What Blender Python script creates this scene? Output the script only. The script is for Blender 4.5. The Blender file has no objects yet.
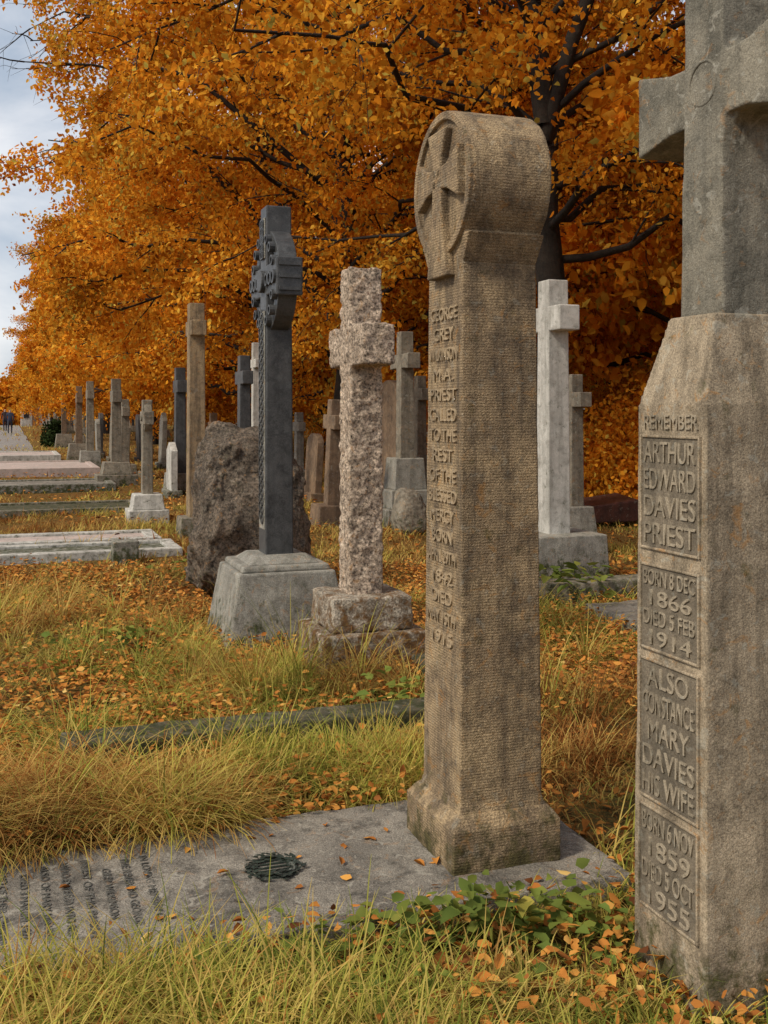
import bpy, bmesh, math, random
import numpy as np
from mathutils import Vector, Matrix
random.seed(7); rng=np.random.default_rng(7)
F=1050.0; HY=412.0; CZ=1.5
TH=math.radians(19.6); CU,SU=math.cos(TH),math.sin(TH)
def PX(px,d): return ((px-384)/F*d, d)
def W(u,v): return (CU*u-SU*v, SU*u+CU*v)
def UV(x,y): return (CU*x+SU*y, -SU*x+CU*y)
scene=bpy.context.scene
# ---------------- noise -------------
_T=rng.random((257,257))
def vnoise(x,y,s):
    x=np.asarray(x)*s+1000.3; y=np.asarray(y)*s+1000.7
    xi=np.floor(x).astype(int); yi=np.floor(y).astype(int); fx=x-xi; fy=y-yi
    fx=fx*fx*(3-2*fx); fy=fy*fy*(3-2*fy)
    a=_T[xi%256,yi%256]; b=_T[(xi+1)%256,yi%256]; c=_T[xi%256,(yi+1)%256]; d=_T[(xi+1)%256,(yi+1)%256]
    return (a*(1-fx)+b*fx)*(1-fy)+(c*(1-fx)+d*fx)*fy
def gz(x,y):
    r=np.hypot(x,y)
    k=np.clip((r-3)/10,0.08,1)
    return (vnoise(x,y,.35)-.5)*.14*k+(vnoise(x,y,1.1)-.5)*.06*np.clip(r/9,.3,1)-0.035+.01*np.clip(r/9,0,1)
# ---------------- materials -------------
def newmat(name):
    m=bpy.data.materials.new(name); m.use_nodes=True; nt=m.node_tree; nt.nodes.clear()
    o=nt.nodes.new('ShaderNodeOutputMaterial'); return m,nt,o
def N(nt,t,**k):
    n=nt.nodes.new(t)
    for a,b in k.items(): setattr(n,a,b)
    return n
def ramp(nt,src,stops,interp='LINEAR'):
    r=N(nt,'ShaderNodeValToRGB'); r.color_ramp.interpolation=interp
    e=r.color_ramp.elements
    while len(e)<len(stops): e.new(.5)
    for el,(p,c) in zip(e,stops):
        el.position=p; el.color=(c[0],c[1],c[2],1) if not isinstance(c,(int,float)) else (c,c,c,1)
    nt.links.new(src,r.inputs[0]); return r.outputs[0]
def noise(nt,co,s,det=6,rough=.6,dist=0):
    n=N(nt,'ShaderNodeTexNoise'); n.inputs['Scale'].default_value=s; n.inputs['Detail'].default_value=det
    n.inputs['Roughness'].default_value=rough; n.inputs['Distortion'].default_value=dist
    nt.links.new(co,n.inputs['Vector']); return n.outputs['Fac']
def mix(nt,f,a,b,mode='MIX'):
    m=N(nt,'ShaderNodeMix',data_type='RGBA',blend_type=mode)
    for i,v in ((0,f),(6,a),(7,b)):
        if hasattr(v,'links'): nt.links.new(v,m.inputs[i])
        elif i==0: m.inputs[0].default_value=v
        else: m.inputs[i].default_value=(v[0],v[1],v[2],1)
    return m.outputs[2]
def math_(nt,op,a,b=0.0):
    m=N(nt,'ShaderNodeMath',operation=op)
    for i,v in ((0,a),(1,b)):
        if hasattr(v,'links'): nt.links.new(v,m.inputs[i])
        else: m.inputs[i].default_value=v
    return m.outputs[0]
def stone(name,c1,c2,dark,speck=.35,speck_scale=220,bump=.35,tool=0,moss=0,mossc=(.05,.06,.015),lichen=.25,rough=.88,streak=.5,mossh=.35,lichc=(.42,.42,.36),scale=1.0,orange=0,stain=.8):
    m,nt,o=newmat(name); L=nt.links
    tc=N(nt,'ShaderNodeTexCoord'); co=tc.outputs['Object']
    col=mix(nt,ramp(nt,noise(nt,co,3.2*scale,5,.65,.4),[(.38,0),(.62,1)]),c1,c2)
    big=noise(nt,co,11*scale,6,.75,.3)
    col=mix(nt,math_(nt,'MULTIPLY',ramp(nt,big,[(.47,0),(.68,1)]),stain),col,dark)
    if streak>0:
        mp=N(nt,'ShaderNodeMapping'); mp.inputs['Scale'].default_value=(9,9,.7); L.new(co,mp.inputs[0])
        col=mix(nt,math_(nt,'MULTIPLY',ramp(nt,noise(nt,mp.outputs[0],1.6,5,.7),[(.46,0),(.66,1)]),streak),col,dark)
    sp=noise(nt,co,speck_scale,2,.8)
    col=mix(nt,speck,col,ramp(nt,sp,[(.3,.02),(.5,.5),(.7,1)]),'OVERLAY')
    lf=ramp(nt,noise(nt,co,26*scale,4,.55,.8),[(.60,0),(.66,1)])
    col=mix(nt,math_(nt,'MULTIPLY',lf,lichen),col,lichc)
    if orange>0:
        of=ramp(nt,noise(nt,co,17*scale,5,.7,1.2),[(.58,0),(.66,1)])
        col=mix(nt,math_(nt,'MULTIPLY',of,orange),col,(.42,.20,.05))
    if moss>0:
        sx=N(nt,'ShaderNodeSeparateXYZ'); L.new(co,sx.inputs[0])
        g=N(nt,'ShaderNodeMapRange'); g.inputs[1].default_value=0; g.inputs[2].default_value=mossh; g.inputs[3].default_value=moss; g.inputs[4].default_value=0
        L.new(sx.outputs[2],g.inputs[0])
        f=ramp(nt,math_(nt,'ADD',noise(nt,co,14,6,.75),math_(nt,'MULTIPLY',g.outputs[0],.35)),[(.58,0),(.74,.95)])
        mc=mix(nt,ramp(nt,noise(nt,co,40,3,.7),[(.4,0),(.6,1)]),mossc,(mossc[0]*.5,mossc[1]*.5,mossc[2]*.5))
        col=mix(nt,f,col,mc)
    b=N(nt,'ShaderNodeBsdfPrincipled'); b.inputs['Roughness'].default_value=rough
    b.inputs['Specular IOR Level'].default_value=.3
    L.new(col,b.inputs['Base Color'])
    h=math_(nt,'ADD',math_(nt,'MULTIPLY',noise(nt,co,95,4,.8),.6),math_(nt,'MULTIPLY',noise(nt,co,18,5,.7),1.0))
    if tool>0:
        wv=N(nt,'ShaderNodeTexWave',wave_type='BANDS',bands_direction='Z'); wv.inputs['Scale'].default_value=34
        wv.inputs['Distortion'].default_value=5; wv.inputs['Detail'].default_value=2; wv.inputs['Detail Scale'].default_value=6
        L.new(co,wv.inputs['Vector'])
        wx=N(nt,'ShaderNodeTexVoronoi'); wx.inputs['Scale'].default_value=120; L.new(co,wx.inputs['Vector'])
        tl=math_(nt,'MULTIPLY',wv.outputs['Fac'],ramp(nt,wx.outputs['Distance'],[(0,0),(.6,1)]))
        tl=math_(nt,'MULTIPLY',tl,ramp(nt,big,[(.3,1),(.7,.3)]))
        h=math_(nt,'ADD',h,math_(nt,'MULTIPLY',tl,tool))
    if bump>0:
        bp=N(nt,'ShaderNodeBump'); bp.inputs['Strength'].default_value=bump; bp.inputs['Distance'].default_value=.02
        L.new(h,bp.inputs['Height']); L.new(bp.outputs[0],b.inputs['Normal'])
    L.new(b.outputs[0],o.inputs[0])
    return m
M={}
M['tan']=stone('tan_sandstone',(.42,.305,.175),(.28,.20,.12),(.08,.06,.042),tool=.5,moss=.65,bump=.55,mossc=(.10,.085,.03),lichen=.2,mossh=.28,streak=.75,orange=.45,speck=.6)
M['tanletter']=stone('tan_letter',(.42,.32,.20),(.30,.22,.14),(.14,.105,.07),bump=.3)
M['ped']=stone('buff_pedestal_stone',(.43,.345,.24),(.30,.24,.165),(.12,.095,.065),bump=.4,streak=.75,lichen=.3,moss=.6,mossh=.28,mossc=(.09,.085,.03),orange=.5,speck=.5)
M['letter']=stone('raised_letter_stone',(.37,.31,.225),(.28,.23,.165),(.12,.10,.07),bump=.3)
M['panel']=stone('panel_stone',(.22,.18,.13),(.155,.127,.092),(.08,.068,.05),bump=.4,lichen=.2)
M['greycross']=stone('grey_green_stone',(.29,.26,.20),(.185,.17,.135),(.07,.066,.052),bump=.55,lichen=.5,lichc=(.40,.38,.32),orange=.3)
M['granite']=stone('pink_granite',(.58,.46,.35),(.42,.325,.24),(.15,.115,.085),speck=.95,speck_scale=60,bump=.9,streak=.3,lichen=.3,lichc=(.62,.54,.44),orange=.45)
M['granitebase']=stone('mossy_granite',(.44,.38,.30),(.32,.27,.21),(.11,.095,.07),speck=.8,speck_scale=80,bump=.7,moss=.72,mossc=(.16,.075,.02),mossh=.85,lichen=.3,orange=.7)
M['dark']=stone('dark_polished_granite',(.055,.056,.057),(.09,.091,.092),(.022,.023,.025),speck=.5,bump=.12,rough=.4,lichen=.15,lichc=(.2,.21,.21),streak=.4)
M['grey']=stone('grey_granite',(.33,.315,.27),(.24,.225,.195),(.11,.105,.085),speck=.6,bump=.35,moss=.65,lichen=.25,orange=.35)
M['white']=stone('white_marble',(.60,.58,.53),(.46,.44,.40),(.24,.23,.20),speck=.25,bump=.2,lichen=.2,streak=.6,moss=.3)
M['boulder']=stone('rough_boulder',(.20,.155,.115),(.115,.09,.067),(.035,.029,.023),speck=.85,speck_scale=45,bump=1.0,lichen=.4,lichc=(.30,.26,.20),moss=.5,orange=.35,streak=.4,stain=.95)
M['brown']=stone('brown_stone',(.27,.18,.11),(.17,.115,.075),(.07,.05,.035),bump=.4)
M['oldgrey']=stone('weathered_grey_stone',(.30,.26,.20),(.20,.175,.135),(.075,.066,.052),bump=.5,lichen=.4,moss=.6,orange=.4)
M['ledger']=stone('ledger_stone',(.29,.26,.215),(.175,.157,.132),(.055,.05,.043),bump=.6,lichen=.6,lichc=(.40,.37,.31),streak=0,scale=.9,speck=.65,orange=.25,stain=.95)
M['kerb']=stone('mossy_kerb_stone',(.17,.145,.095),(.10,.09,.055),(.04,.038,.02),bump=.9,lichen=.3,moss=.6,orange=.35)
M['pinkslab']=stone('pale_pink_slab',(.52,.41,.37),(.42,.35,.31),(.26,.23,.20),streak=0,bump=.2)
M['maroon']=stone('maroon_granite',(.13,.05,.038),(.08,.035,.028),(.03,.02,.02),rough=.35,bump=.1)
M['lead']=stone('worn_lead_letter',(.12,.115,.10),(.085,.08,.07),(.05,.05,.045),bump=.2,lichen=.7,lichc=(.24,.23,.2))
M['bronze']=stone('verdigris_bronze',(.035,.05,.038),(.02,.028,.02),(.01,.012,.01),bump=.3,rough=.6)
M['path']=stone('path_gravel',(.30,.28,.26),(.22,.2,.185),(.12,.11,.1),speck=.5,speck_scale=40,streak=0,bump=.4)
M['slate']=stone('roof_slate',(.12,.12,.13),(.08,.08,.09),(.05,.05,.05))
M['glass']=stone('window_glass',(.03,.035,.04),(.02,.02,.03),(.01,.01,.01),rough=.1,bump=0)
M['bark']=stone('tree_bark',(.045,.033,.024),(.025,.019,.015),(.01,.009,.008),bump=1.0,lichen=.15,lichc=(.09,.09,.06))
def leafmat(name,stops,trans=.35,ns=.5,dark=.45):
    m,nt,o=newmat(name); L=nt.links
    at=N(nt,'ShaderNodeAttribute',attribute_name='tint')
    col=ramp(nt,at.outputs['Fac'],stops)
    ge=N(nt,'ShaderNodeNewGeometry')
    f=ramp(nt,noise(nt,ge.outputs['Position'],ns,2,.6),[(.36,dark),(.6,1)])
    col=mix(nt,1.0,col,f,'MULTIPLY')
    d=N(nt,'ShaderNodeBsdfDiffuse'); t=N(nt,'ShaderNodeBsdfTranslucent'); s=N(nt,'ShaderNodeMixShader'); s.inputs[0].default_value=trans
    L.new(col,d.inputs[0]); L.new(col,t.inputs[0]); L.new(d.outputs[0],s.inputs[1]); L.new(t.outputs[0],s.inputs[2])
    L.new(s.outputs[0],o.inputs[0]); return m
M['leaf']=leafmat('autumn_leaf',[(0,(.26,.075,.012)),(.28,(.72,.235,.018)),(.58,(.95,.42,.035)),(.88,(.97,.60,.09)),(1,(.58,.50,.10))],.44,.8,.62)
M['litter']=leafmat('fallen_leaf',[(0,(.16,.06,.025)),(.45,(.48,.18,.04)),(.85,(.70,.35,.08)),(1,(.75,.50,.17))],.1,2,.8)
M['grass']=leafmat('grass_blade',[(0,(.30,.11,.03)),(.2,(.54,.30,.09)),(.44,(.68,.51,.15)),(.68,(.56,.49,.10)),(.88,(.33,.36,.065)),(1,(.16,.21,.035))],.32,1.5,.62)
M['weed']=leafmat('weed_leaf',[(0,(.24,.26,.05)),(.6,(.16,.22,.05)),(1,(.46,.38,.08))],.3,3,.7)
M['hedge']=leafmat('hedge_leaf',[(0,(.05,.05,.02)),(.45,(.13,.11,.025)),(.6,(.50,.2,.025)),(1,(.7,.35,.05))],.25,.4,.5)
M['green']=leafmat('evergreen_leaf',[(0,(.025,.04,.014)),(1,(.07,.10,.035))],.2,.8,.5)
# ground
m,nt,o=newmat('ground_turf'); L=nt.links; ge=N(nt,'ShaderNodeNewGeometry'); co=ge.outputs['Position']
c=mix(nt,ramp(nt,noise(nt,co,.9,5,.7),[(.4,0),(.6,1)]),(.17,.13,.045),(.20,.115,.045))
c=mix(nt,ramp(nt,noise(nt,co,9,6,.8),[(.48,0),(.6,1)]),c,(.07,.048,.022))
c=mix(nt,math_(nt,'MULTIPLY',ramp(nt,noise(nt,co,32,4,.8),[(.52,0),(.58,1)]),.8),c,(.42,.19,.05))
b=N(nt,'ShaderNodeBsdfDiffuse'); L.new(c,b.inputs[0]); bp=N(nt,'ShaderNodeBump'); bp.inputs['Distance'].default_value=.05
L.new(noise(nt,co,25,5,.8),bp.inputs['Height']); L.new(bp.outputs[0],b.inputs['Normal']); L.new(b.outputs[0],o.inputs[0]); M['ground']=m
# ---------------- mesh helpers -------------
def link(ob,parent=None):
    scene.collection.objects.link(ob)
    if parent: ob.parent=parent
    return ob
def npmesh(name,V,Fq,mat,tint=None):
    me=bpy.data.meshes.new(name); V=np.asarray(V,dtype=np.float32); Fq=np.asarray(Fq,dtype=np.int32)
    me.vertices.add(len(V)); me.vertices.foreach_set('co',V.ravel())
    me.loops.add(Fq.size); me.loops.foreach_set('vertex_index',Fq.ravel())
    me.polygons.add(len(Fq)); me.polygons.foreach_set('loop_start',np.arange(0,Fq.size,4,dtype=np.int32))
    me.update(calc_edges=True)
    if tint is not None:
        a=me.attributes.new('tint','FLOAT','FACE'); a.data.foreach_set('value',np.asarray(tint,dtype=np.float32))
    me.materials.append(mat); return me
def unit(a): return a/np.maximum(np.linalg.norm(a,axis=1,keepdims=True),1e-6)
def leafgeo(P,size,mode='tree',wid=.66):
    n=len(P); size=np.broadcast_to(np.asarray(size),(n,))[:,None]
    if mode=='tree':
        a=rng.normal(size=(n,3)); a[:,2]-=.7
        nn=rng.normal(size=(n,3)); nn[:,2]+=.5
    elif mode=='flat':
        a=rng.normal(size=(n,3)); a[:,2]*=.25
        nn=rng.normal(size=(n,3))*.35; nn[:,2]+=1
    a=unit(a); b=unit(np.cross(nn,a)); c=np.cross(a,b)
    fold=rng.uniform(-.12,.3,(n,1))
    def pt(t,s,f): return P+size*(a*t+b*s*wid+c*f*fold)
    vs=np.stack([pt(0,0,0),pt(.3,.48,.8),pt(.68,.36,.7),pt(1,0,-.3),pt(.68,-.36,.7),pt(.3,-.48,.8)],1).reshape(-1,3)
    i=np.arange(n)[:,None]*6
    q=np.stack([i+[0,1,2,3],i+[0,3,4,5]],1).reshape(-1,4)
    return vs,q
def addobj(name,me,loc=(0,0,0),parent=None,rotz=0,sc=1):
    ob=bpy.data.objects.new(name,me); ob.location=loc; ob.rotation_euler=(0,0,rotz)
    ob.scale=(sc,sc,sc) if not hasattr(sc,'__len__') else sc
    return link(ob,parent)
def root(name,x,y,z=0,rot=TH,tilt=(0,0)):
    e=bpy.data.objects.new(name,None); e.location=(x,y,z); e.rotation_euler=(tilt[0],tilt[1],rot); e.empty_display_size=.2
    return link(e)
def frus(bm,x,y,z0,z1,w0x,w0y,w1x=None,w1y=None):
    if w1x is None: w1x,w1y=w0x,w0y
    vs=[bm.verts.new((x+sx*w/2,y+sy*h/2,z)) for z,w,h in ((z0,w0x,w0y),(z1,w1x,w1y)) for sx,sy in ((-1,-1),(1,-1),(1,1),(-1,1))]
    for f in ((3,2,1,0),(4,5,6,7),(0,1,5,4),(1,2,6,5),(2,3,7,6),(3,0,4,7)): bm.faces.new([vs[i] for i in f])
def cylx(bm,r,x0,x1,y,z,seg=48,r1=None):
    r1=r1 or r
    a=[bm.verts.new((x0,y+math.cos(t)*r,z+math.sin(t)*r)) for t in [2*math.pi*i/seg for i in range(seg)]]
    b=[bm.verts.new((x1,y+math.cos(t)*r1,z+math.sin(t)*r1)) for t in [2*math.pi*i/seg for i in range(seg)]]
    bm.faces.new(a[::-1]) ; bm.faces.new(b)
    for i in range(seg): bm.faces.new([a[i],a[(i+1)%seg],b[(i+1)%seg],b[i]])
def ringx(bm,ro,ri,x0,x1,y,z,seg=40):
    def c(r,x): return [bm.verts.new((x,y+math.cos(2*math.pi*i/seg)*r,z+math.sin(2*math.pi*i/seg)*r)) for i in range(seg)]
    A,B,C,D=c(ro,x0),c(ro,x1),c(ri,x1),c(ri,x0)
    for p,q in ((A,B),(B,C),(C,D),(D,A)):
        for i in range(seg): bm.faces.new([p[i],p[(i+1)%seg],q[(i+1)%seg],q[i]])
def part(name,parent,fn,mat,bevel=.008,voxel=0,disp=0,dscale=.08,smooth=False,bseg=2):
    bm=bmesh.new(); fn(bm); bmesh.ops.recalc_face_normals(bm,faces=bm.faces[:])
    me=bpy.data.meshes.new(name); bm.to_mesh(me); bm.free(); me.materials.append(M[mat])
    ob=bpy.data.objects.new(name,me); link(ob,parent)
    if voxel:
        r=ob.modifiers.new('r','REMESH'); r.mode='VOXEL'; r.voxel_size=voxel; r.use_smooth_shade=True
    elif bevel:
        b=ob.modifiers.new('b','BEVEL'); b.width=bevel; b.segments=bseg; b.limit_method='ANGLE'; b.angle_limit=.5
    if disp:
        t=bpy.data.textures.new(name+'t','CLOUDS'); t.noise_scale=dscale; t.noise_depth=4
        d=ob.modifiers.new('d','DISPLACE'); d.texture=t; d.strength=disp; d.texture_coords='LOCAL'; d.mid_level=.5
    return ob
texts=[]
def text(parent,s,x,y,z,size,width,mat,extr=.004,mode='front'):
    cu=bpy.data.curves.new('inscription','FONT'); cu.body=s; cu.size=size; cu.extrude=extr; cu.align_x='CENTER'
    cu.materials.append(M[mat]); ob=bpy.data.objects.new('inscription',cu); link(ob,parent)
    if mode=='front': R=Matrix(((0,0,-1,0),(-1,0,0,0),(0,1,0,0),(0,0,0,1)))
    else: R=Matrix(((0,1,0,0),(-1,0,0,0),(0,0,1,0),(0,0,0,1)))
    texts.append((ob,R,Vector((x,y,z)),width))
RECTS=[] # exclusions in uv for grass
def excl(u,v,hu,hv): RECTS.append((u,v,hu,hv))
# ---------------- 1 round-headed pillar -------------
x,y=.331,3.582; r=root('round_headed_pillar_gravestone',x,y,0.0); u,v=UV(x,y); excl(u,v,.2,.21)
def plinth(bm):
    frus(bm,0,0,-.1,.165,.385,.415); frus(bm,0,0,.165,.205,.383,.413,.325,.355)
part('plinth',r,plinth,'tan',voxel=.0045,disp=.004,dscale=.03)
def shaft(bm):
    frus(bm,0,0,.19,.235,.32,.35,.295,.325)
    frus(bm,0,0,.235,2.16,.295,.325,.262,.29)
part('shaft',r,shaft,'tan',voxel=.0055,disp=.004,dscale=.04)
def head(bm):
    frus(bm,0,0,1.985,2.08,.263,.29,.275,.40)
    cylx(bm,.245,-.138,.138,0,2.262,64)
part('round_head',r,head,'tan',voxel=.0055,disp=.004,dscale=.04)
def relief(bm):
    xx=-.138; cz=2.28
    def arm(a,l,w0,w1):
        c,s=math.cos(a),math.sin(a); P=[]
        for xo in (xx-.028,xx+.02):
            for (t,w) in ((0.0,w0),(l*.45,w0*1.2),(l,w1)):
                for sg in (-1,1): P.append(bm.verts.new((xo,c*t-s*sg*w,cz+s*t+c*sg*w)))
        f,b=P[:6],P[6:]
        for q in ((0,1,3,2),(2,3,5,4)):
            bm.faces.new([f[i] for i in q]); bm.faces.new([b[i] for i in q][::-1])
        for e in ((0,2),(2,4),(4,5),(5,3),(3,1),(1,0)): bm.faces.new([f[e[0]],f[e[1]],b[e[1]],b[e[0]]])
    arm(0,.175,.034,.085); arm(math.pi,.175,.034,.085); arm(math.pi/2,.16,.034,.08); arm(-math.pi/2,.33,.036,.085)
part('cross_relief',r,relief,'tan',bevel=.006)
part('rim_band',r,lambda bm:ringx(bm,.243,.215,-.152,-.12,0,2.262,56),'tan',bevel=.004)
lines=['GEORGE','GREY','WILKINSON','M.A.','PRIEST','CALLED','TO THE','REST','OF THE','BLESSED','MERCY','BORN','APRIL 29TH','1842','DIED','MAY 15TH','1915']
z=1.81
for s in lines:
    fx=-(.295+(.262-.295)*(z-.235)/1.925)/2
    text(r,s,fx-.001,0,z,.06,.235 if len(s)>6 else .06+.027*len(s),'tanletter',.005); z-=.068
# ---------------- 2 right monument -------------
x,y=.903,2.80; r=root('inscribed_pedestal_cross_monument',x,y,0.0); u,v=UV(x,y); excl(u,v,.17,.17)
def ped(bm):
    frus(bm,0,0,-.2,1.52,.345,.325,.325,.30)
    frus(bm,0,0,1.52,1.755,.325,.30,.20,.19)
part('pedestal',r,ped,'ped',voxel=.006,disp=.004)
def mcross(bm):
    frus(bm,.025,0,1.74,2.95,.19,.18,.165,.15)
    for sg in (-1,1):
        vs=[]
        for yy,h,w in ((0,.16,.15),(.16,.165,.155),(.31,.235,.17)):
            for sx,sz in ((-1,-1),(1,-1),(1,1),(-1,1)): vs.append(bm.verts.new((.025+sx*w/2,sg*yy,2.355+sz*h/2)))
        for k in (0,4):
            for i in range(4):
                j=(i+1)%4; bm.faces.new([vs[k+i],vs[k+j],vs[k+4+j],vs[k+4+i]])
        bm.faces.new(vs[0:4]); bm.faces.new(vs[8:12])
    cylx(bm,.135,-.03,.075,0,2.355,32)
part('cross',r,mcross,'greycross',voxel=.006,disp=.005)
part('carved_ring',r,lambda bm:ringx(bm,.062,.054,-.066,-.05,0,2.37),'greycross',bevel=.003)
def fx2(z): return -(.345+(.325-.345)*(z+.2)/1.72)/2
def panel(z0,z1,nm):
    fa,fb=fx2(z0),fx2(z1); hw=.128
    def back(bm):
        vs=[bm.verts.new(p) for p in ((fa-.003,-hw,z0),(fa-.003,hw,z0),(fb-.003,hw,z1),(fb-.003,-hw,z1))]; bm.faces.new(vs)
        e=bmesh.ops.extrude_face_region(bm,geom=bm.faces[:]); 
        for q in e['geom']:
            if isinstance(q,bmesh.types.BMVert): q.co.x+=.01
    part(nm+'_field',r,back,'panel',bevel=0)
    def fr(bm):
        f=(fa+fb)/2
        for (yy,zz,wy,wz) in ((-hw,(z0+z1)/2,.007,z1-z0+.008),(hw,(z0+z1)/2,.007,z1-z0+.008)):
            frus(bm,f-.001,yy,zz-wz/2,zz+wz/2,.014,wy)
        for zz in (z0,z1): frus(bm,fx2(zz)-.001,0,zz-.0035,zz+.0035,.013,hw*2-.01)
    part(nm+'_frame',r,fr,'ped',bevel=.002)
def block(z0,z1,ls,wd=None):
    n=len(ls); st=(z1-z0-.012)/n
    for i,s in enumerate(ls):
        zz=z1-.006-st*(i+1)+st*.14
        w=.225 if len(s)>4 else .045*len(s)
        text(r,s,fx2(zz)-.003,0,zz,st*1.1,w,'letter',.004)
text(r,'REMEMBER',fx2(1.46)-.001,0,1.455,.055,.235,'letter',.004)
for nm,z0,z1,ls in (('name_panel',1.135,1.435,['ARTHUR','EDWARD','DAVIES','PRIEST']),('date_panel',.865,1.09,['BORN 8 DEC','1866','DIED 5 FEB','1914']),
    ('wife_panel',.465,.835,['ALSO','CONSTANCE','MARY','DAVIES','HIS WIFE']),('wife_date_panel',.17,.44,['BORN 6 NOV','1859','DIED 5 OCT','1955'])):
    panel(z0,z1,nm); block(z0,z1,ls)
# ---------------- ledger -------------
uc,vc=.5,3.30; x,y=W(uc,vc); r=root('ledger_grave_slab',x,y,0,tilt=(0.0,0)); excl(uc,vc,1.37,.41)
part('slab',r,lambda bm:frus(bm,0,0,-.12,.03,2.75,.85),'ledger',voxel=.015,disp=.014,dscale=.10)
lt=['IN LOVING MEMORY OF','THE REVEREND GEORGE','GREY WILKINSON','PRIEST OF THIS PARISH','WHO ENTERED INTO REST','ALSO OF MARY HIS WIFE','DIED 3 MARCH 1921','AND OF THEIR CHILDREN','GRANT THEM O LORD']
for i,s in enumerate(lt):
    text(r,s,-.10-.062*i,.0,.0335,.036,.025*len(s),'lead',.001,'flat')
x,y=PX(273,3.38); r=root('bronze_wreath',x,y,.032)
def wre(bm):
    for i in range(60):
        t=2*math.pi*i/60
        for k in range(3):
            a=t+random.uniform(-.1,.1); rr=.074+random.uniform(-.02,.02); zz=random.uniform(.002,.012)
            p=Vector((math.cos(a)*rr,math.sin(a)*rr,zz)); d=Vector((-math.sin(a)+random.uniform(-.6,.6),math.cos(a)+random.uniform(-.6,.6),random.uniform(-.1,.25))).normalized()*.026
            s=d.cross(Vector((0,0,1))).normalized()*.007
            bm.faces.new([bm.verts.new(q) for q in (p,p+d*.5+s,p+d,p+d*.5-s)])
part('leaves',r,wre,'bronze',bevel=0)
def wr2(bm):
    for i in range(5): frus(bm,0,-.05+.025*i,.002,.006,.11,.006)
    bmesh.ops.create_cone(bm,segments=40,radius1=.084,radius2=.076,depth=.010,cap_ends=False)
part('ring',r,wr2,'bronze',bevel=0)
def kerb(name,u0,u1,v0,v1,z,mat,z0=-.12,disp=.025):
    uc,vc=(u0+u1)/2,(v0+v1)/2; x,y=W(uc,vc); r=root(name,x,y,max(0,float(gz(x,y)))); excl(uc,vc,(u1-u0)/2,(v1-v0)/2)
    part('stone',r,lambda bm:frus(bm,0,0,z0,z,u1-u0,v1-v0),mat,voxel=.02 if max(u1-u0,v1-v0)<2.6 else .035,disp=disp,dscale=.15); return r
kerb('grave_kerb',.2,2.3,4.52,4.72,.12,'kerb')
kerb('grave_kerb',3.3,5.2,7.2,7.45,.17,'oldgrey')
kerb('grave_slab',3.95,5.5,6.0,6.75,.10,'ledger')
kerb('grave_kerb',2.15,2.4,4.85,5.6,.12,'kerb')
def kerbed(name,u0,u1,v0,v1,h,mat,fill):
    uc,vc=(u0+u1)/2,(v0+v1)/2; x,y=W(uc,vc); r=root(name,x,y,0); excl(uc,vc,(u1-u0)/2,(v1-v0)/2); a,b=u1-u0,v1-v0
    def k(bm):
        for s in (-1,1):
            frus(bm,0,s*(b/2-.07),-.1,h,a,.14); frus(bm,s*(a/2-.07),0,-.1,h-.003,.14,b-.28)
    part('kerb',r,k,mat,bevel=.01); part('infill',r,lambda bm:frus(bm,0,0,-.1,h-.03,a-.28,b-.28),fill,bevel=0); return r
kerbed('kerbed_grave',-1.0,1.68,10.9,11.75,.10,'white','grey')
kerbed('kerbed_grave',-1.0,1.6,11.9,12.8,.10,'white','pinkslab')
kerb('footstone',.95,1.2,10.6,10.8,.22,'grey')
kerbed('kerbed_grave',-1.2,2.0,25.5,29.5,.2,'pinkslab','pinkslab')
kerbed('kerbed_grave',-2.0,1.4,32,35.5,.25,'white','pinkslab')
kerbed('kerbed_grave',-1.2,1.9,15.8,17.2,.10,'oldgrey','kerb')
kerbed('kerbed_grave',-1.2,1.9,20.5,22.2,.15,'grey','ledger')
# ---------------- crosses -------------
def cross(name,px,d,top,cz,L,sw,sw1,th,steps,mat,bmat,tilt=(0,0),rough=0,arm_h=None,wheel=0,flare=1.0,z=None):
    x,y=PX(px,d) if not isinstance(px,tuple) else px
    r=root(name,x,y,float(gz(x,y))-.01 if z is None else z,tilt=tilt)
    u,v=UV(x,y); s0=steps[0]; excl(u,v,s0[0]/2,s0[1]/2)
    zz=0
    for i,(a,b,h,a1,b1) in enumerate(steps):
        z0=zz-.15 if i==0 else zz
        part('base_step',r,lambda bm:frus(bm,0,0,z0,zz+h,a,b,a1,b1),bmat,bevel=.012 if not rough else 0,voxel=.014 if rough else 0,disp=.022 if rough else 0)
        zz+=h
    arm_h=arm_h or sw*.95
    def c(bm):
        frus(bm,0,0,zz-.02,top,th,sw,th*.9,sw1)
        for sg in (-1,1):
            vs=[]
            for yy,k in ((0,1.0),(L*.3,1.0),(L/2,flare)):
                for sx,sz in ((-1,-1),(1,-1),(1,1),(-1,1)): vs.append(bm.verts.new((sx*th*.46,sg*yy,cz+sz*arm_h*k/2)))
            for q in (0,4):
                for i in range(4):
                    j=(i+1)%4; bm.faces.new([vs[q+i],vs[q+j],vs[q+4+j],vs[q+4+i]])
            bm.faces.new(vs[0:4]); bm.faces.new(vs[8:12])
    part('cross',r,c,mat,bevel=.01,voxel=.012 if rough else 0,disp=rough,dscale=.05)
    if wheel:
        part('wheel',r,lambda bm:ringx(bm,wheel,wheel*.74,-th*.33,th*.33,0,cz),mat,bevel=.006)
        part('boss',r,lambda bm:cylx(bm,wheel*.22,-th*.62,th*.62,0,cz,20),mat,bevel=.008)
    return r
cross('rough_granite_cross',361,6.28,2.38,1.92,.66,.215,.20,.215,[(.66,.62,.26,.63,.59),(.50,.47,.2,.48,.45)],'granite','granitebase',rough=.034,arm_h=.235,z=-.03)
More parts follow.
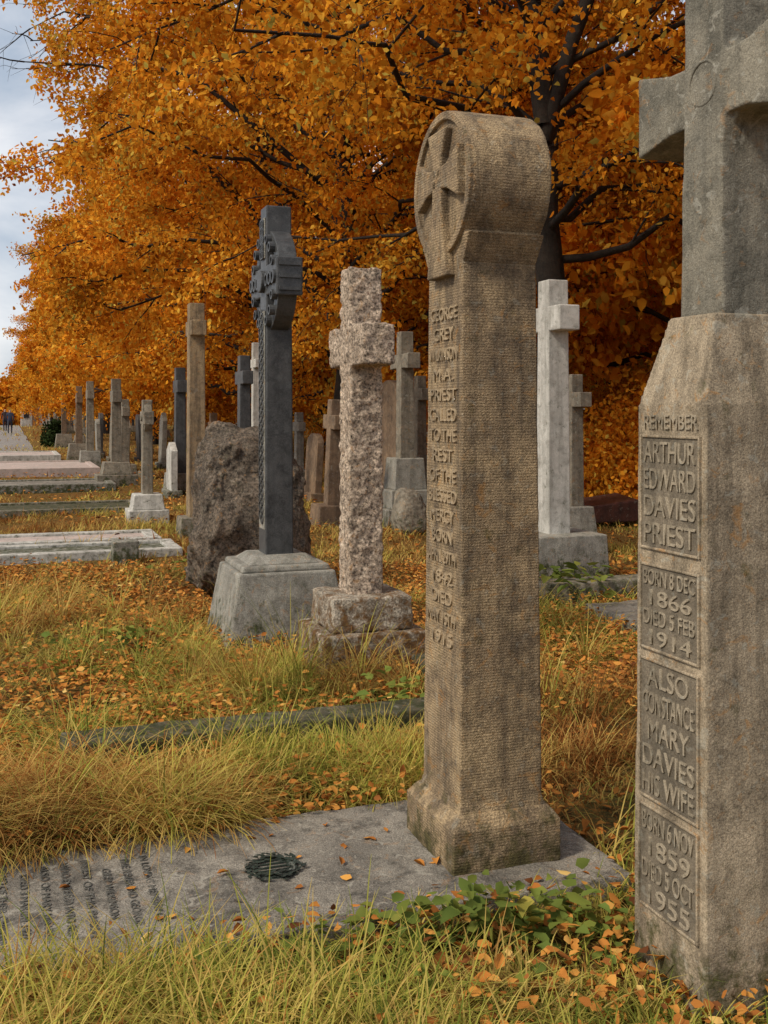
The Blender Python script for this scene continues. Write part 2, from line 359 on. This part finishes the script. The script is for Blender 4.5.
r=cross('celtic_wheel_cross',276,7.05,2.9,2.4,.74,.21,.17,.19,[(.86,.86,.5,.64,.64),(.59,.59,.04,.57,.57),(.48,.48,.05,.34,.34)],'dark','grey',wheel=.34,arm_h=.2,flare=1.25,z=-.03)
def knotpanel(bm):
    frus(bm,-.094,0,.75,2.2,.008,.15); frus(bm,-.09,0,2.55,2.82,.008,.13)
part('carved_panel',r,knotpanel,'grey',bevel=.003)
def knot(bm):
    for i in range(24):
        zz=.82+i*.058
        for s in (-1,1): ringx(bm,.037,.026,-.106,-.096,s*.024,zz+(.029 if s>0 else 0),12)
    for i in range(5):
        for s in (-1,1): ringx(bm,.034,.024,-.102,-.092,s*.02,2.58+i*.05,12)
    for i in range(16):
        a=2*math.pi*i/16; ringx(bm,.034,.022,-.10,-.06,math.cos(a)*.29,2.4+math.sin(a)*.29,12)
    for s in (-1,1):
        for k in range(3): ringx(bm,.045,.03,-.104,-.08,s*(.13+k*.09),2.4,14)
    for zz in (2.32,2.4,2.48): frus(bm,0,-.375,zz-.012,zz+.012,.14,.02)
part('knotwork',r,knot,'dark',bevel=0)
cross('white_marble_cross',553,9.45,2.68,2.33,.6,.25,.2,.22,[(.78,.72,.42,.72,.66)],'white','grey',arm_h=.22,z=0)
cross('tall_sandstone_cross',196,12.6,2.8,2.5,.42,.26,.18,.2,[(.45,.45,.25,.4,.4)],'tan','oldgrey',arm_h=.18)
cross('small_celtic_cross',147,13.9,1.62,1.38,.46,.17,.13,.14,[(.52,.52,.18,.52,.52),(.42,.42,.2,.36,.36)],'oldgrey','white',wheel=.19,flare=1.1)
cross('stone_cross',116,21.3,2.18,1.82,.62,.24,.2,.2,[(.8,.8,.25,.8,.8),(.6,.6,.25,.5,.5)],'oldgrey','oldgrey')
cross('stone_cross',405,14.2,2.62,2.22,.68,.2,.17,.2,[(.75,.75,.25,.75,.75),(.6,.6,.25,.6,.6),(.46,.46,.42,.40,.40)],'oldgrey','grey',flare=1.1)
cross('stone_cross',331,14.0,1.7,1.4,.55,.2,.18,.18,[(.5,.5,.3,.45,.45)],'brown','brown',tilt=(.02,.03))
cross('granite_cross',244,15.2,2.32,2.0,.55,.2,.18,.17,[(.5,.5,.35,.45,.45)],'dark','grey')
cross('granite_cross',180,19.5,2.35,2.0,.55,.24,.2,.2,[(.6,.6,.4,.5,.5)],'dark','grey')
cross('marble_cross',256,17.5,2.65,2.3,.5,.15,.12,.14,[(.5,.5,.4,.4,.4)],'white','white')
cross('stone_cross',574,11.6,2.0,1.72,.52,.17,.15,.16,[(.5,.5,.25,.5,.5),(.38,.38,.3,.32,.32)],'oldgrey','grey')
cross('stone_cross',90,28,2.35,2.0,.6,.24,.2,.2,[(.6,.6,.5,.5,.5)],'oldgrey','grey')
cross('stone_cross',79,33,2.4,2.0,.7,.25,.2,.2,[(.8,.8,.6,.6,.6)],'brown','oldgrey')
cross('stone_cross',125,26,1.9,1.6,.6,.24,.2,.2,[(.6,.6,.3,.5,.5)],'oldgrey','oldgrey')
cross('stone_cross',64,44,2.3,1.9,.7,.25,.2,.2,[(.8,.8,.6,.6,.6)],'brown','oldgrey')
cross('stone_cross',299,22,1.5,1.2,.5,.2,.17,.17,[(.5,.5,.3,.45,.45)],'grey','grey')
cross('stone_cross',420,17,2.1,1.8,.55,.2,.17,.17,[(.6,.6,.3,.45,.45)],'oldgrey','grey')
# ---------------- headstones -------------
def headstone(name,px,d,w,h,t,mat,style=0,tilt=(0,0)):
    x,y=PX(px,d) if not isinstance(px,tuple) else px
    r=root(name,x,y,float(gz(x,y))-.01,tilt=tilt); u,v=UV(x,y); excl(u,v,t/2+.08,w/2)
    n=12; pts=[(-w/2,-.2),(w/2,-.2)]
    if style==0: pts+=[(w/2*math.cos(a),h-w*.3+w*.3*math.sin(a)) for a in [math.pi*i/n for i in range(n+1)]]
    elif style==1: pts+=[(w/2,h-.12*h),(w*.36,h-.12*h)]+[(w*.36*math.cos(a),h-.12*h+.12*h*math.sin(a)) for a in [math.pi*i/n for i in range(1,n)]]+[(-w*.36,h-.12*h),(-w/2,h-.12*h)]
    else: pts+=[(w/2,h*.85),(0,h),(-w/2,h*.85)]
    def f(bm):
        a=[bm.verts.new((-t/2,p,q)) for p,q in pts]; b=[bm.verts.new((t/2,p,q)) for p,q in pts]
        bm.faces.new(a); bm.faces.new(b[::-1])
        for i in range(len(pts)): j=(i+1)%len(pts); bm.faces.new([a[i],a[j],b[j],b[i]])
    part('slab',r,f,mat,bevel=.01); part('foot',r,lambda bm:frus(bm,0,0,-.15,.14,t+.16,w+.12),mat if mat!='white' else 'grey',bevel=.01)
    return r
headstone('headstone',391,16.2,.75,2.0,.12,'brown',0)
headstone('headstone',222,15.8,.9,1.15,.3,'oldgrey',0,(.0,.05))
headstone('headstone',213,18,.8,1.2,.14,'grey',1)
headstone('headstone',172,19,.6,1.0,.12,'white',2)
headstone('headstone',345,20,.7,1.35,.12,'oldgrey',1)
headstone('headstone',312,18,.7,1.15,.12,'brown',0,(0,.06))
headstone('headstone',435,21,.7,1.3,.12,'grey',0)
headstone('headstone',277,26,.7,1.4,.12,'white',0)
k=0
while k<46:
    v=random.uniform(24,95); u=random.choice([2.9,3.9,4.6,8.6,9.8])+random.uniform(-.25,.25)
    x,y=W(u,v); k+=1
    h=random.uniform(1.1,2.2); mt=random.choice(['oldgrey','grey','white','brown','oldgrey','dark'])
    if random.random()<.55: cross('stone_cross',(x,y),0,h,h-.32,.6,.22,.18,.18,[(.65,.65,.25,.6,.6),(.5,.5,.25,.42,.42)],mt,'oldgrey',tilt=(random.uniform(-.03,.03),random.uniform(-.04,.04)))
    else: headstone('headstone',(x,y),0,random.uniform(.6,.8),min(h,1.5),.13,mt,random.randint(0,2),(random.uniform(-.04,.04),random.uniform(-.05,.05)))
x,y=PX(607,14.2); r=root('fallen_headstone',x,y,.16,tilt=(.1,0))
def fl(bm):
    n=10; pts=[(-.42,-.1),(.3,-.1)]+[(.3+.12*math.sin(math.pi*i/n),-.1+.3*(i/n)) for i in range(1,n)]+[(.3,.2),(-.42,.12)]
    a=[bm.verts.new((p,-.28,q)) for p,q in pts]; b=[bm.verts.new((p,.28,q)) for p,q in pts]
    bm.faces.new(a); bm.faces.new(b[::-1])
    for i in range(len(pts)): j=(i+1)%len(pts); bm.faces.new([a[i],a[j],b[j],b[i]])
part('stone',r,fl,'maroon',bevel=.02)
def boulder(name,px,d,sx,sy,h,mat,lean=0,disp=.16):
    x,y=PX(px,d); u,v=UV(x,y); excl(u,v,sx*.45,sy*.45)
    r=root(name,x,y,-.05)
    def f(bm):
        bmesh.ops.create_icosphere(bm,subdivisions=6,radius=1)
        for vv in bm.verts:
            c=vv.co; p=.55
            q=Vector((math.copysign(abs(c.x)**p,c.x),math.copysign(abs(c.y)**p,c.y),math.copysign(abs(c.z)**.6,c.z)))
            tz=(q.z+1)/2
            k=1.10-.34*tz**2.2
            vv.co=Vector((q.x*sx/2*k+lean*tz,q.y*sy/2*k,tz*h*(1+.08*q.y-.07*q.x)))
        for ff in bm.faces: ff.smooth=True
    o=part('rock',r,f,mat,bevel=0)
    for sc_,st,nt_ in ((.5,disp*1.0,'SOFT_NOISE'),(.17,disp*.42,'SOFT_NOISE'),(.09,disp*.2,'HARD_NOISE'),(.035,disp*.10,'SOFT_NOISE')):
        t=bpy.data.textures.new('rockt','CLOUDS'); t.noise_scale=sc_; t.noise_depth=2; t.noise_type=nt_
        dd=o.modifiers.new('d','DISPLACE'); dd.texture=t; dd.strength=st; dd.texture_coords='LOCAL'
boulder('rough_boulder_gravestone',251,8.75,.94,.82,1.38,'boulder',disp=.25)
boulder('small_boulder',410,13.0,.4,.45,.6,'oldgrey',disp=.10)
# ---------------- ground -------------
xs=np.concatenate([-np.geomspace(900,16,40),np.arange(-15,15,.22),np.geomspace(15.2,900,40)])
ys=np.concatenate([-np.geomspace(300,2,15),np.arange(-1.5,32,.22),np.geomspace(32.5,1500,50)])
GX,GY=np.meshgrid(xs,ys); GZ=gz(GX,GY)
V=np.stack([GX,GY,GZ],-1).reshape(-1,3); nx,ny=len(xs),len(ys)
idx=np.arange(nx*ny).reshape(ny,nx); Q=np.stack([idx[:-1,:-1],idx[:-1,1:],idx[1:,1:],idx[1:,:-1]],-1).reshape(-1,4)
me=npmesh('ground',V,Q,M['ground']); me.polygons.foreach_set('use_smooth',np.ones(len(Q),bool)); addobj('ground',me)
vv=np.concatenate([np.arange(-10,40,1.0),np.geomspace(41,400,40)])
Pv=[];Pq=[]
for i,v in enumerate(vv):
    ur=-1.6 if v<36 else min(.9,-1.6+(v-36)*.4)
    for j in range(7):
        u=-5+(ur+5)*j/6; x,y=W(u,v); Pv.append((x,y,float(gz(x,y))+.05))
    if i:
        a=(i-1)*7
        for j in range(6): Pq.append((a+j,a+j+1,a+j+8,a+j+7))
addobj('gravel_path',npmesh('gravel_path',Pv,Pq,M['path']))
# ---------------- trees -------------
def tube(Vs,Qs,pts,r0,r1,n):
    b=len(Vs); m=len(pts)
    for i,p in enumerate(pts):
        t=(pts[min(i+1,m-1)]-pts[max(i-1,0)]).normalized()
        a=t.cross(Vector((.3,.2,1)) if abs(t.z)<.9 else Vector((1,0,0))).normalized(); c=t.cross(a)
        r=r0+(r1-r0)*(i/(m-1))
        for k in range(n):
            an=2*math.pi*k/n; q=p+a*(math.cos(an)*r)+c*(math.sin(an)*r); Vs.append(q[:])
    for i in range(m-1):
        for k in range(n):
            k2=(k+1)%n; Qs.append((b+i*n+k,b+i*n+k2,b+(i+1)*n+k2,b+(i+1)*n+k))
def gentree(seed,H=13.5,R=6.0,zb=2.0,nl=26,ns=8,nt=7,per=36,size=.095,twigs=True,clip=None,extra=[],droop=.5,tr=.30,z00=1.9,pk=.32,lr=.085):
    R_=random.Random(seed); Vs=[];Qs=[]; LP=[]
    def env(z):
        t=(z-zb)/(H-zb); return R*math.sqrt(max(.02,1-((t-pk)/.70)**2))
    pts=[]; ox=oy=0
    for i in range(12):
        t=i/11; pts.append(Vector((ox,oy,-.3+t*H*.86))); ox+=R_.uniform(-.16,.16); oy+=R_.uniform(-.16,.16)
    tube(Vs,Qs,pts,tr,.04,12)
    limbs=[]
    for i in range(nl):
        t=(i+.5)/nl; z0=z00+t*(H*.82-z00)*.95; az=i*2.39996+R_.uniform(-.4,.4)
        rise=(.9+2.3*t)*R_.uniform(.7,1.2); L=env(min(z0+rise*.8,H*.97))*R_.uniform(.82,1.06)
        k=min(int((z0+.3)/(H*.86)*11),10); fr=(z0+.3)/(H*.86)*11-k; st=pts[k].lerp(pts[k+1],fr)
        limbs.append((st,az,L,rise,lr*(1-.5*t)))
    for e in extra: limbs.append(e)
    for st,az,L,rise,rad in limbs:
        lp=[]; a=az
        for j in range(10):
            s=j/9; a+=R_.uniform(-.16,.16)
            h=rise*(math.sin(min(s*1.35,1.0)*math.pi/2)) - (droop*s*s if rise<2 else 0)
            lp.append(st+Vector((math.cos(a)*L*s,math.sin(a)*L*s,h+(R_.uniform(-.2,.2) if j else 0))))
        tube(Vs,Qs,lp,rad,.010,7)
        for k in range(ns):
            s=.15+.85*(k+R_.random())/ns; s=min(s,.999); f=s*9; i0=int(f); p=lp[i0].lerp(lp[i0+1],f-i0)
            tg=(lp[i0+1]-lp[i0]).normalized(); side=1 if k%2 else -1
            d=(Matrix.Rotation(side*R_.uniform(.4,1.2),3,'Z')@tg); d.z+=R_.uniform(-.5,.5); d.normalize()
            l=R_.uniform(.8,1.5)*(.6+.28*L*(1.1-s)); 
            sp=[p]
            for j in range(4):
                d=(d+Vector((R_.uniform(-.2,.2),R_.uniform(-.2,.2),R_.uniform(-.28,.12)))).normalized(); sp.append(sp[-1]+d*l/4)
            tube(Vs,Qs,sp,.018,.005,5)
            for w in range(nt):
                s2=.1+.9*(w+R_.random())/nt; s2=min(s2,.999); g=s2*4; j0=int(g); q=sp[j0].lerp(sp[j0+1],g-j0)
                dd=(d+Vector((R_.gauss(0,.8),R_.gauss(0,.8),R_.gauss(-.2,.5)))).normalized(); tl=R_.uniform(.35,1.0)
                e1=q+dd*tl*.5; e2=e1+(dd+Vector((0,0,-.45))).normalized()*tl*.5
                if twigs and w%2==0: tube(Vs,Qs,[q,e1,e2],.006,.002,3)
                LP.append((q[:],e1[:],e2[:]))
    A=np.array(LP); n=len(A); tt=rng.random((n,per)); 
    a=np.where(tt[...,None]<.5, A[:,None,0]+(A[:,None,1]-A[:,None,0])*(tt[...,None]*2), A[:,None,1]+(A[:,None,2]-A[:,None,1])*(tt[...,None]*2-1))
    P=(a+rng.normal(size=a.shape)*np.array([.15,.15,.11])).reshape(-1,3)
    tw=np.repeat(rng.normal(0,.14,n),per)
    if clip is not None:
        kk=clip(P); P=P[kk]; tw=tw[kk]
    hh=np.clip(P[:,2]/H,0,1)
    tint=np.clip(.52+tw+rng.normal(0,.16,len(P))+.12*(hh-.4),0,.98)
    tint[rng.random(len(P))<.02]=1
    v,q=leafgeo(P,rng.uniform(.7,1.25,len(P))*size)
    me=npmesh('crown',v,q,M['leaf'],np.repeat(tint,2))
    mw=npmesh('trunk_and_limbs',Vs,Qs,M['bark']); mw.polygons.foreach_set('use_smooth',np.ones(len(Qs),bool))
    return mw,me
def puttree(name,u,v,meshes,rot=0,sc=1.0,pos=None):
    x,y=W(u,v) if pos is None else pos
    e=root(name,x,y,float(gz(x,y)),rot); e.scale=(sc,sc,sc)
    addobj('trunk_and_limbs',meshes[0],parent=e); addobj('crown',meshes[1],parent=e)
clipA=lambda P:(P[:,2]>np.where(P[:,1]<-1.5,3.3,2.0)+np.where(P[:,1]<-3.2,.5,0))&(P[:,1]>-5.2)
A=gentree(11,H=14,R=5.6,nl=42,per=44,size=.085,clip=clipA,extra=[(Vector((0,0,5.2)),1.9,3.6,5.5,.12),(Vector((0,0,5.0)),.4,3.4,5.5,.11)],tr=.25,z00=3.4,lr=.06)
puttree('beech_tree',0,0,A,0,1,(2.05,13.5))
jag=lambda P: vnoise(P[:,1]*1.0+P[:,2]*.4,P[:,2],1.1)*.9
clipB=lambda P:(P[:,2]>np.where(P[:,1]<-3,2.5,1.6))&(P[:,0]>-4.9-np.clip(P[:,2]-7.2,0,3)*.55-jag(P)+np.clip(-P[:,1],0,5)*-.02+np.clip(-P[:,1],0,6)*.20)
B=gentree(23,H=16.5,R=6.9,nl=50,per=44,size=.105,clip=clipB,extra=[(Vector((0,0,3.2)),2.9,6.0,4.2,.12),(Vector((0,0,2.6)),3.5,5.2,1.8,.09),(Vector((0,0,6.8)),2.75,6.8,2.9,.08),(Vector((0,0,7.6)),3.0,7.0,2.6,.08),(Vector((0,0,8.4)),3.3,6.8,2.3,.07),(Vector((0,0,6.0)),3.15,6.4,2.6,.08)],pk=.47,z00=2.2,lr=.07)
puttree('beech_tree',0,0,B,0,1,(-1.0,21.8))
C=gentree(37,H=14.5,R=6.1,nl=38,per=34,size=.14,twigs=False,zb=1.2,z00=1.5,pk=.38)
puttree('beech_tree',6.6,30.3,C)
D=gentree(51,H=13,R=5.9,nl=30,ns=7,nt=6,per=32,size=.19,twigs=False,zb=1.1,z00=1.5)
for i,v in enumerate((39.5,48.5,57.5,66.5,76,86,97,108,120,134,150,168,190)):
    puttree('beech_tree',6.4+random.uniform(-.4,.4),v,D if i%2 else C,random.uniform(0,6),random.uniform(.92,1.06))
E=gentree(77,H=11.5,R=5.0,nl=34,ns=7,nt=7,per=34,size=.14,twigs=False,zb=.3,droop=1.8,z00=1.3)
for i,(u,v) in enumerate(((12.2,13.5),(10.2,19.5),(13.5,28),(11.0,35),(13.5,45),(13,56),(13,70),(18,17),(17.5,26),(20,38),(21,52),(13,88),(15,5))):
    puttree('hornbeam_tree',u,v,E if i%3 else D,random.uniform(0,6),random.uniform(.95,1.1))
puttree('beech_tree',9.2,3.0,A,0.0,.97)
def leafmass(name,P,size,mat,tint=None,mode='tree'):
    v,q=leafgeo(P,size,mode); t=np.clip(rng.normal(.5,.22,len(P)),0,1) if tint is None else tint
    addobj(name,npmesh(name,v,q,M[mat],np.repeat(t,2)))
n=42000; hu=24+rng.normal(0,.9,n); hv=rng.uniform(-10,150,n)
hx=CU*hu-SU*hv; hy=SU*hu+CU*hv; top=2.4+2.2*vnoise(hx,hy,.3); hz=top*rng.random(n)**.7
leafmass('hedge',np.stack([hx,hy,hz],1),.34,'hedge')
n=9000
fx_=rng.uniform(-150,-30,n*3); fy_=rng.normal(230,4,n*3); fz=(5+9*vnoise(fx_,fy_,.07))*rng.random(n*3)**.6
leafmass('distant_treeline',np.stack([fx_,fy_,fz],1),1.3,'hedge')
def bush(name,px,d,r,h,mat,n,size,tint=None):
    x,y=PX(px,d); p=unit(rng.normal(size=(n,3)))*rng.random((n,1))**.4; p[:,2]=np.abs(p[:,2])
    p*=(.75+.5*vnoise(p[:,0]*2+px,p[:,1]*2+p[:,2]*2,1.3))[:,None]
    p=p*[r,r,h]; p+=[x,y,0]
    leafmass(name,p,size,mat,tint)
bush('yew_bush',54,47,.55,1.15,'green',1800,.13)
bush('orange_maple_tree',4,120,3.2,5.5,'leaf',4000,.6)
for px_,d_,r_,h_ in ((606,17.5,1.2,1.5),(650,16.5,1.2,2.0),(575,21,1.6,1.9),(630,22,1.8,2.2)):
    bush('orange_beech_shrub',px_,d_,r_,h_,'leaf',5200,.09)
# ---------------- lodge -------------
x,y=PX(35,110); r=root('white_lodge_house',x,y,0)
part('walls',r,lambda bm:frus(bm,0,0,-.2,2.1,2.8,5.0),'white',bevel=.02)
def roof(bm):
    a=[bm.verts.new(p) for p in ((-1.7,-2.7,2.1),(1.7,-2.7,2.1),(1.7,2.7,2.1),(-1.7,2.7,2.1),(0,-2.7,3.1),(0,2.7,3.1))]
    for f in ((0,1,2,3),(0,1,4),(2,3,5),(1,2,5,4),(3,0,4,5)): bm.faces.new([a[i] for i in f])
part('roof',r,roof,'slate',bevel=0)
part('windows',r,lambda bm:[frus(bm,xx,-2.52,.9,1.7,.5,.06) for xx in (-.9,.9)],'glass',bevel=0)
part('door',r,lambda bm:frus(bm,0,-2.52,-.1,1.8,.7,.06),'brown',bevel=0)
# ---------------- people -------------
def person(px,d,top,leg,heading,stride):
    m,nt,o=newmat('clothing'); tc=N(nt,'ShaderNodeTexCoord'); sx=N(nt,'ShaderNodeSeparateXYZ'); nt.links.new(tc.outputs['Object'],sx.inputs[0])
    c=ramp(nt,math_(nt,'DIVIDE',sx.outputs[2],2.0),[(0,(.02,.02,.02)),(.05,leg),(.44,top),(.745,(.45,.28,.2)),(.835,(.05,.03,.02))],'CONSTANT')
    b=N(nt,'ShaderNodeBsdfPrincipled'); b.inputs['Roughness'].default_value=.9; nt.links.new(c,b.inputs['Base Color']); nt.links.new(b.outputs[0],o.inputs[0])
    J=[((0,0,.93),.14),((0,0,1.15),.13),((0,0,1.38),.15),((0,0,1.5),.055),((0,.01,1.58),.09),((0,.01,1.67),.095),
       ((.1,0,.88),.1),((.11,stride*.5,.48),.065),((.11,stride*.6-.02,.08),.045),((.11,stride*.6+.14,.04),.04),
       ((-.1,0,.88),.1),((-.11,-stride*.35,.48),.065),((-.11,-stride*.9,.1),.045),((-.11,-stride*.9+.14,.05),.04),
       ((.19,0,1.4),.06),((.24,-.06,1.12),.045),((.23,.06,.88),.035),((-.19,0,1.4),.06),((-.24,.06,1.12),.045),((-.23,.16,.9),.035)]
    E_=[(0,1),(1,2),(2,3),(3,4),(4,5),(0,6),(6,7),(7,8),(8,9),(0,10),(10,11),(11,12),(12,13),(2,14),(14,15),(15,16),(2,17),(17,18),(18,19)]
    me=bpy.data.meshes.new('person'); me.from_pydata([j[0] for j in J],E_,[]); me.materials.append(m)
    x,y=PX(px,d); ob=addobj('person',me,(x,y,float(gz(x,y))+.05),None,heading)
    s=ob.modifiers.new('s','SKIN')
    for sv,j in zip(me.skin_vertices[0].data,J): sv.radius=(j[1],j[1])
    me.skin_vertices[0].data[0].use_root=True
    sb=ob.modifiers.new('ss','SUBSURF'); sb.levels=2; sb.render_levels=2
person(10,74,(.03,.04,.08),(.03,.035,.05),TH,.3)
person(5,80,(.05,.03,.03),(.02,.02,.03),TH+.2,.25)
# ---------------- grass -------------
def blocked(x,y,pad=0.0):
    u=CU*x+SU*y; v=-SU*x+CU*y; m=np.zeros(len(x),bool)
    for a,b,hu,hv in RECTS: m|=(np.abs(u-a)<hu+pad)&(np.abs(v-b)<hv+pad)
    m|=(u<-1.5)
    return m
def blades(x,y,az,L,w,a0,a1,segs,tint):
    n=len(x); P=np.stack([x,y,gz(x,y)-.01],1); h=np.stack([np.cos(az),np.sin(az)],1); s=np.stack([-np.sin(az),np.cos(az),np.zeros(n)],1)
    vs=[]
    for i in range(segs+1):
        t=i/segs; ww=(w*(1-t)**.7*.5+.0004)[:,None]
        vs.append(P-s*ww); vs.append(P+s*ww)
        an=a0+a1*(t+.5/segs); st=(L/segs)
        P=P+np.stack([h[:,0]*np.sin(an)*st,h[:,1]*np.sin(an)*st,np.cos(an)*st],1)
    V=np.stack(vs,1).reshape(-1,3); b=np.arange(n)[:,None]*(2*(segs+1))
    Q=np.stack([b+[2*i,2*i+1,2*i+3,2*i+2] for i in range(segs)],1).reshape(-1,4)
    return V,Q,np.repeat(tint,segs)
def fan(n,d0,d1,p0=-260,p1=1030):
    d=np.sqrt(rng.uniform(d0*d0,d1*d1,n)); px=rng.uniform(p0,p1,n); return (px-384)/F*d,d
GV=[];GQ=[];GT=[];off=0
def addblades(V,Q,T):
    global off
    GV.append(V);GQ.append(Q+off);GT.append(T);off+=len(V)
def field(nt_,d0,d1,per,spread,Lr,w,segs,tb=0,p=(-260,1030),lean=(.1,.7),curl=(.4,2.2),pad=0,vr=None,bare=.40):
    cx,cy=fan(nt_,d0,d1,*p)
    k=vnoise(cx+9,cy,1.7)*.6+vnoise(cx,cy+9,.6)*.4+rng.normal(0,.07,len(cx))>bare; cx,cy=cx[k],cy[k]
    if vr is not None:
        u,v=UV(cx,cy); k=(v>vr[0])&(v<vr[1])&(u>vr[2])&(u<vr[3]); cx,cy=cx[k],cy[k]
    n=len(cx)*per
    ox=rng.normal(0,spread,n); oy=rng.normal(0,spread,n)
    x=np.repeat(cx,per)+ox; y=np.repeat(cy,per)+oy
    tj=np.repeat(rng.normal(0,.15,len(cx)),per); tl=np.repeat(rng.uniform(.5,1.5,len(cx)),per)
    comb=np.repeat(rng.uniform(0,6.28,len(cx)),per)
    az=np.where(rng.random(n)<.45,np.arctan2(oy,ox),comb)+rng.normal(0,.7,n)
    patch=vnoise(x,y,.8)*.6+vnoise(x,y,2.7)*.4
    tint=np.clip(.42+(patch-.5)*1.05+tj+rng.normal(0,.16,n)+tb,0,1)
    L=rng.uniform(*Lr,n)*tl*(.5+.9*vnoise(x+50,y,1.3))
    k=~blocked(x,y,pad); x,y,az,L,tint=x[k],y[k],az[k],L[k],tint[k]; n=len(x)
    addblades(*blades(x,y,az,L,rng.uniform(.6,1.4,n)*w,rng.uniform(*lean,n),rng.uniform(*curl,n),segs,tint))
field(1150,1.9,2.74,22,.036,(.12,.30),.0052,5,tb=.08,p=(-400,1150),pad=.0,bare=.37)
field(800,2.5,3.5,20,.04,(.07,.18),.005,5,tb=.03,bare=.40)
field(5600,3.3,8.5,15,.042,(.06,.15),.005,4,tb=-.01,bare=.45)
field(520,3.5,8.5,34,.032,(.18,.36),.005,5,tb=.05,bare=.42)
field(8000,8,17,11,.08,(.08,.18),.009,3,tb=-.06,bare=.43)
field(8000,16,45,7,.2,(.10,.2),.022,2,tb=-.08,bare=.36)
field(2500,40,110,6,.6,(.2,.3),.07,2,tb=-.08,bare=0)
field(2600,3.3,4.7,30,.03,(.14,.34),.0048,5,tb=-.36,p=(-300,270),curl=(1.0,2.5),vr=(3.71,4.15,-1.5,.85),bare=.36)
field(700,3.6,5,22,.04,(.1,.22),.005,5,tb=-.14,p=(-300,640),vr=(3.75,4.4,-1.5,3))
field(420,4.2,4.6,26,.04,(.14,.3),.005,5,tb=.05,p=(60,440),bare=.4)
field(340,5.4,7.6,26,.04,(.12,.26),.005,5,tb=-.22,p=(180,450))
addobj('grass',npmesh('grass',np.concatenate(GV),np.concatenate(GQ),M['grass'],np.concatenate(GT)))
# fallen leaves
x1,y1=fan(85000,2.2,10); x2,y2=fan(52000,9,40); x=np.concatenate([x1,x2]); y=np.concatenate([y1,y2])
u=CU*x+SU*y
pr=(vnoise(x,y,.9)**1.7*1.7)*np.clip(.6+u*.12,.4,1.2); k=rng.random(len(x))<pr; x,y=x[k],y[k]
onslab=blocked(x,y,-.02); k=(~onslab)|((rng.random(len(x))<.03)&(y<4.2)); x,y,onslab=x[k],y[k],onslab[k]
zz=np.where(onslab,.038,gz(x,y)+rng.random(len(x))**1.3*.11+.008)
leafmass('fallen_leaves',np.stack([x,y,zz],1),rng.uniform(.022,.05,len(x))*np.where(y>10,1.6,1),'litter',mode='flat')
def weeds(name,px,d,n,su,sv,size,h):
    cx,cy=PX(px,d); uu=rng.normal(0,su,n); v_=rng.normal(0,sv,n); x=cx+CU*uu-SU*v_; y=cy+SU*uu+CU*v_
    k=~blocked(x,y,-.08); x,y=x[k],y[k]; z=gz(x,y)+rng.uniform(.02,h,len(x))
    leafmass(name,np.stack([x,y,z],1),rng.uniform(.6,1.3,len(x))*size,'weed',mode='flat')
weeds('bramble_plant',480,2.98,200,.19,.06,.06,.17)
weeds('bramble_plant',330,2.85,80,.2,.05,.05,.12)
weeds('bramble_plant',610,3.0,60,.12,.06,.045,.12)
weeds('bramble_plant',400,2.6,50,.2,.05,.05,.12)
weeds('dock_plant',572,8.4,150,.25,.15,.11,.28)
weeds('dock_plant',120,6.6,60,.2,.08,.08,.15)
weeds('bramble_plant',410,5.2,120,.25,.15,.06,.2)
weeds('dock_plant',215,9.6,80,.2,.2,.1,.25)
# ---------------- texts -------------
bpy.context.view_layer.update()
for ob,R,loc,width in texts:
    w=ob.dimensions.x or .1
    ob.matrix_local=Matrix.Translation(loc)@R@Matrix.Diagonal((width/w,1,1,1))
# ---------------- camera, light -------------
cam=bpy.data.cameras.new('camera'); co_=bpy.data.objects.new('camera',cam); link(co_); co_.location=(0,0,CZ); co_.rotation_euler=(math.pi/2,0,0)
cam.sensor_fit='VERTICAL'; cam.sensor_height=36; cam.lens=F/1024*36; cam.shift_y=-(512-HY)/1024; cam.clip_end=4000; cam.clip_start=.05
scene.camera=co_
sun=bpy.data.lights.new('sun','SUN'); sun.energy=3.1; sun.angle=math.radians(11); sun.color=(1,.90,.74)
so=bpy.data.objects.new('sun',sun); link(so); so.location=(-10,-10,20)
el=math.radians(46); azs=math.radians(-125)
dv=Vector((math.sin(azs)*math.cos(el),math.cos(azs)*math.cos(el),math.sin(el)))
so.rotation_euler=dv.to_track_quat('Z','Y').to_euler()
w=bpy.data.worlds.new('World'); scene.world=w; w.use_nodes=True; nt=w.node_tree; nt.nodes.clear(); L=nt.links
o=N(nt,'ShaderNodeOutputWorld'); bg=N(nt,'ShaderNodeBackground'); bg.inputs[1].default_value=.15
sk=N(nt,'ShaderNodeTexSky',sky_type='NISHITA'); sk.sun_disc=False; sk.sun_elevation=el; sk.sun_rotation=azs
tc=N(nt,'ShaderNodeTexCoord'); mp=N(nt,'ShaderNodeMapping'); mp.inputs['Scale'].default_value=(1,1,2.2); L.new(tc.outputs['Generated'],mp.inputs[0])
cl=noise(nt,mp.outputs[0],4.2,6,.55,.3)
cc=ramp(nt,cl,[(.36,(3.1,3.6,4.3)),(.66,(7.0,6.9,6.9))])
L.new(mix(nt,.86,sk.outputs[0],cc),bg.inputs[0]); L.new(bg.outputs[0],o.inputs[0])
scene.view_settings.view_transform='Standard'; scene.view_settings.look='None'; scene.view_settings.exposure=0
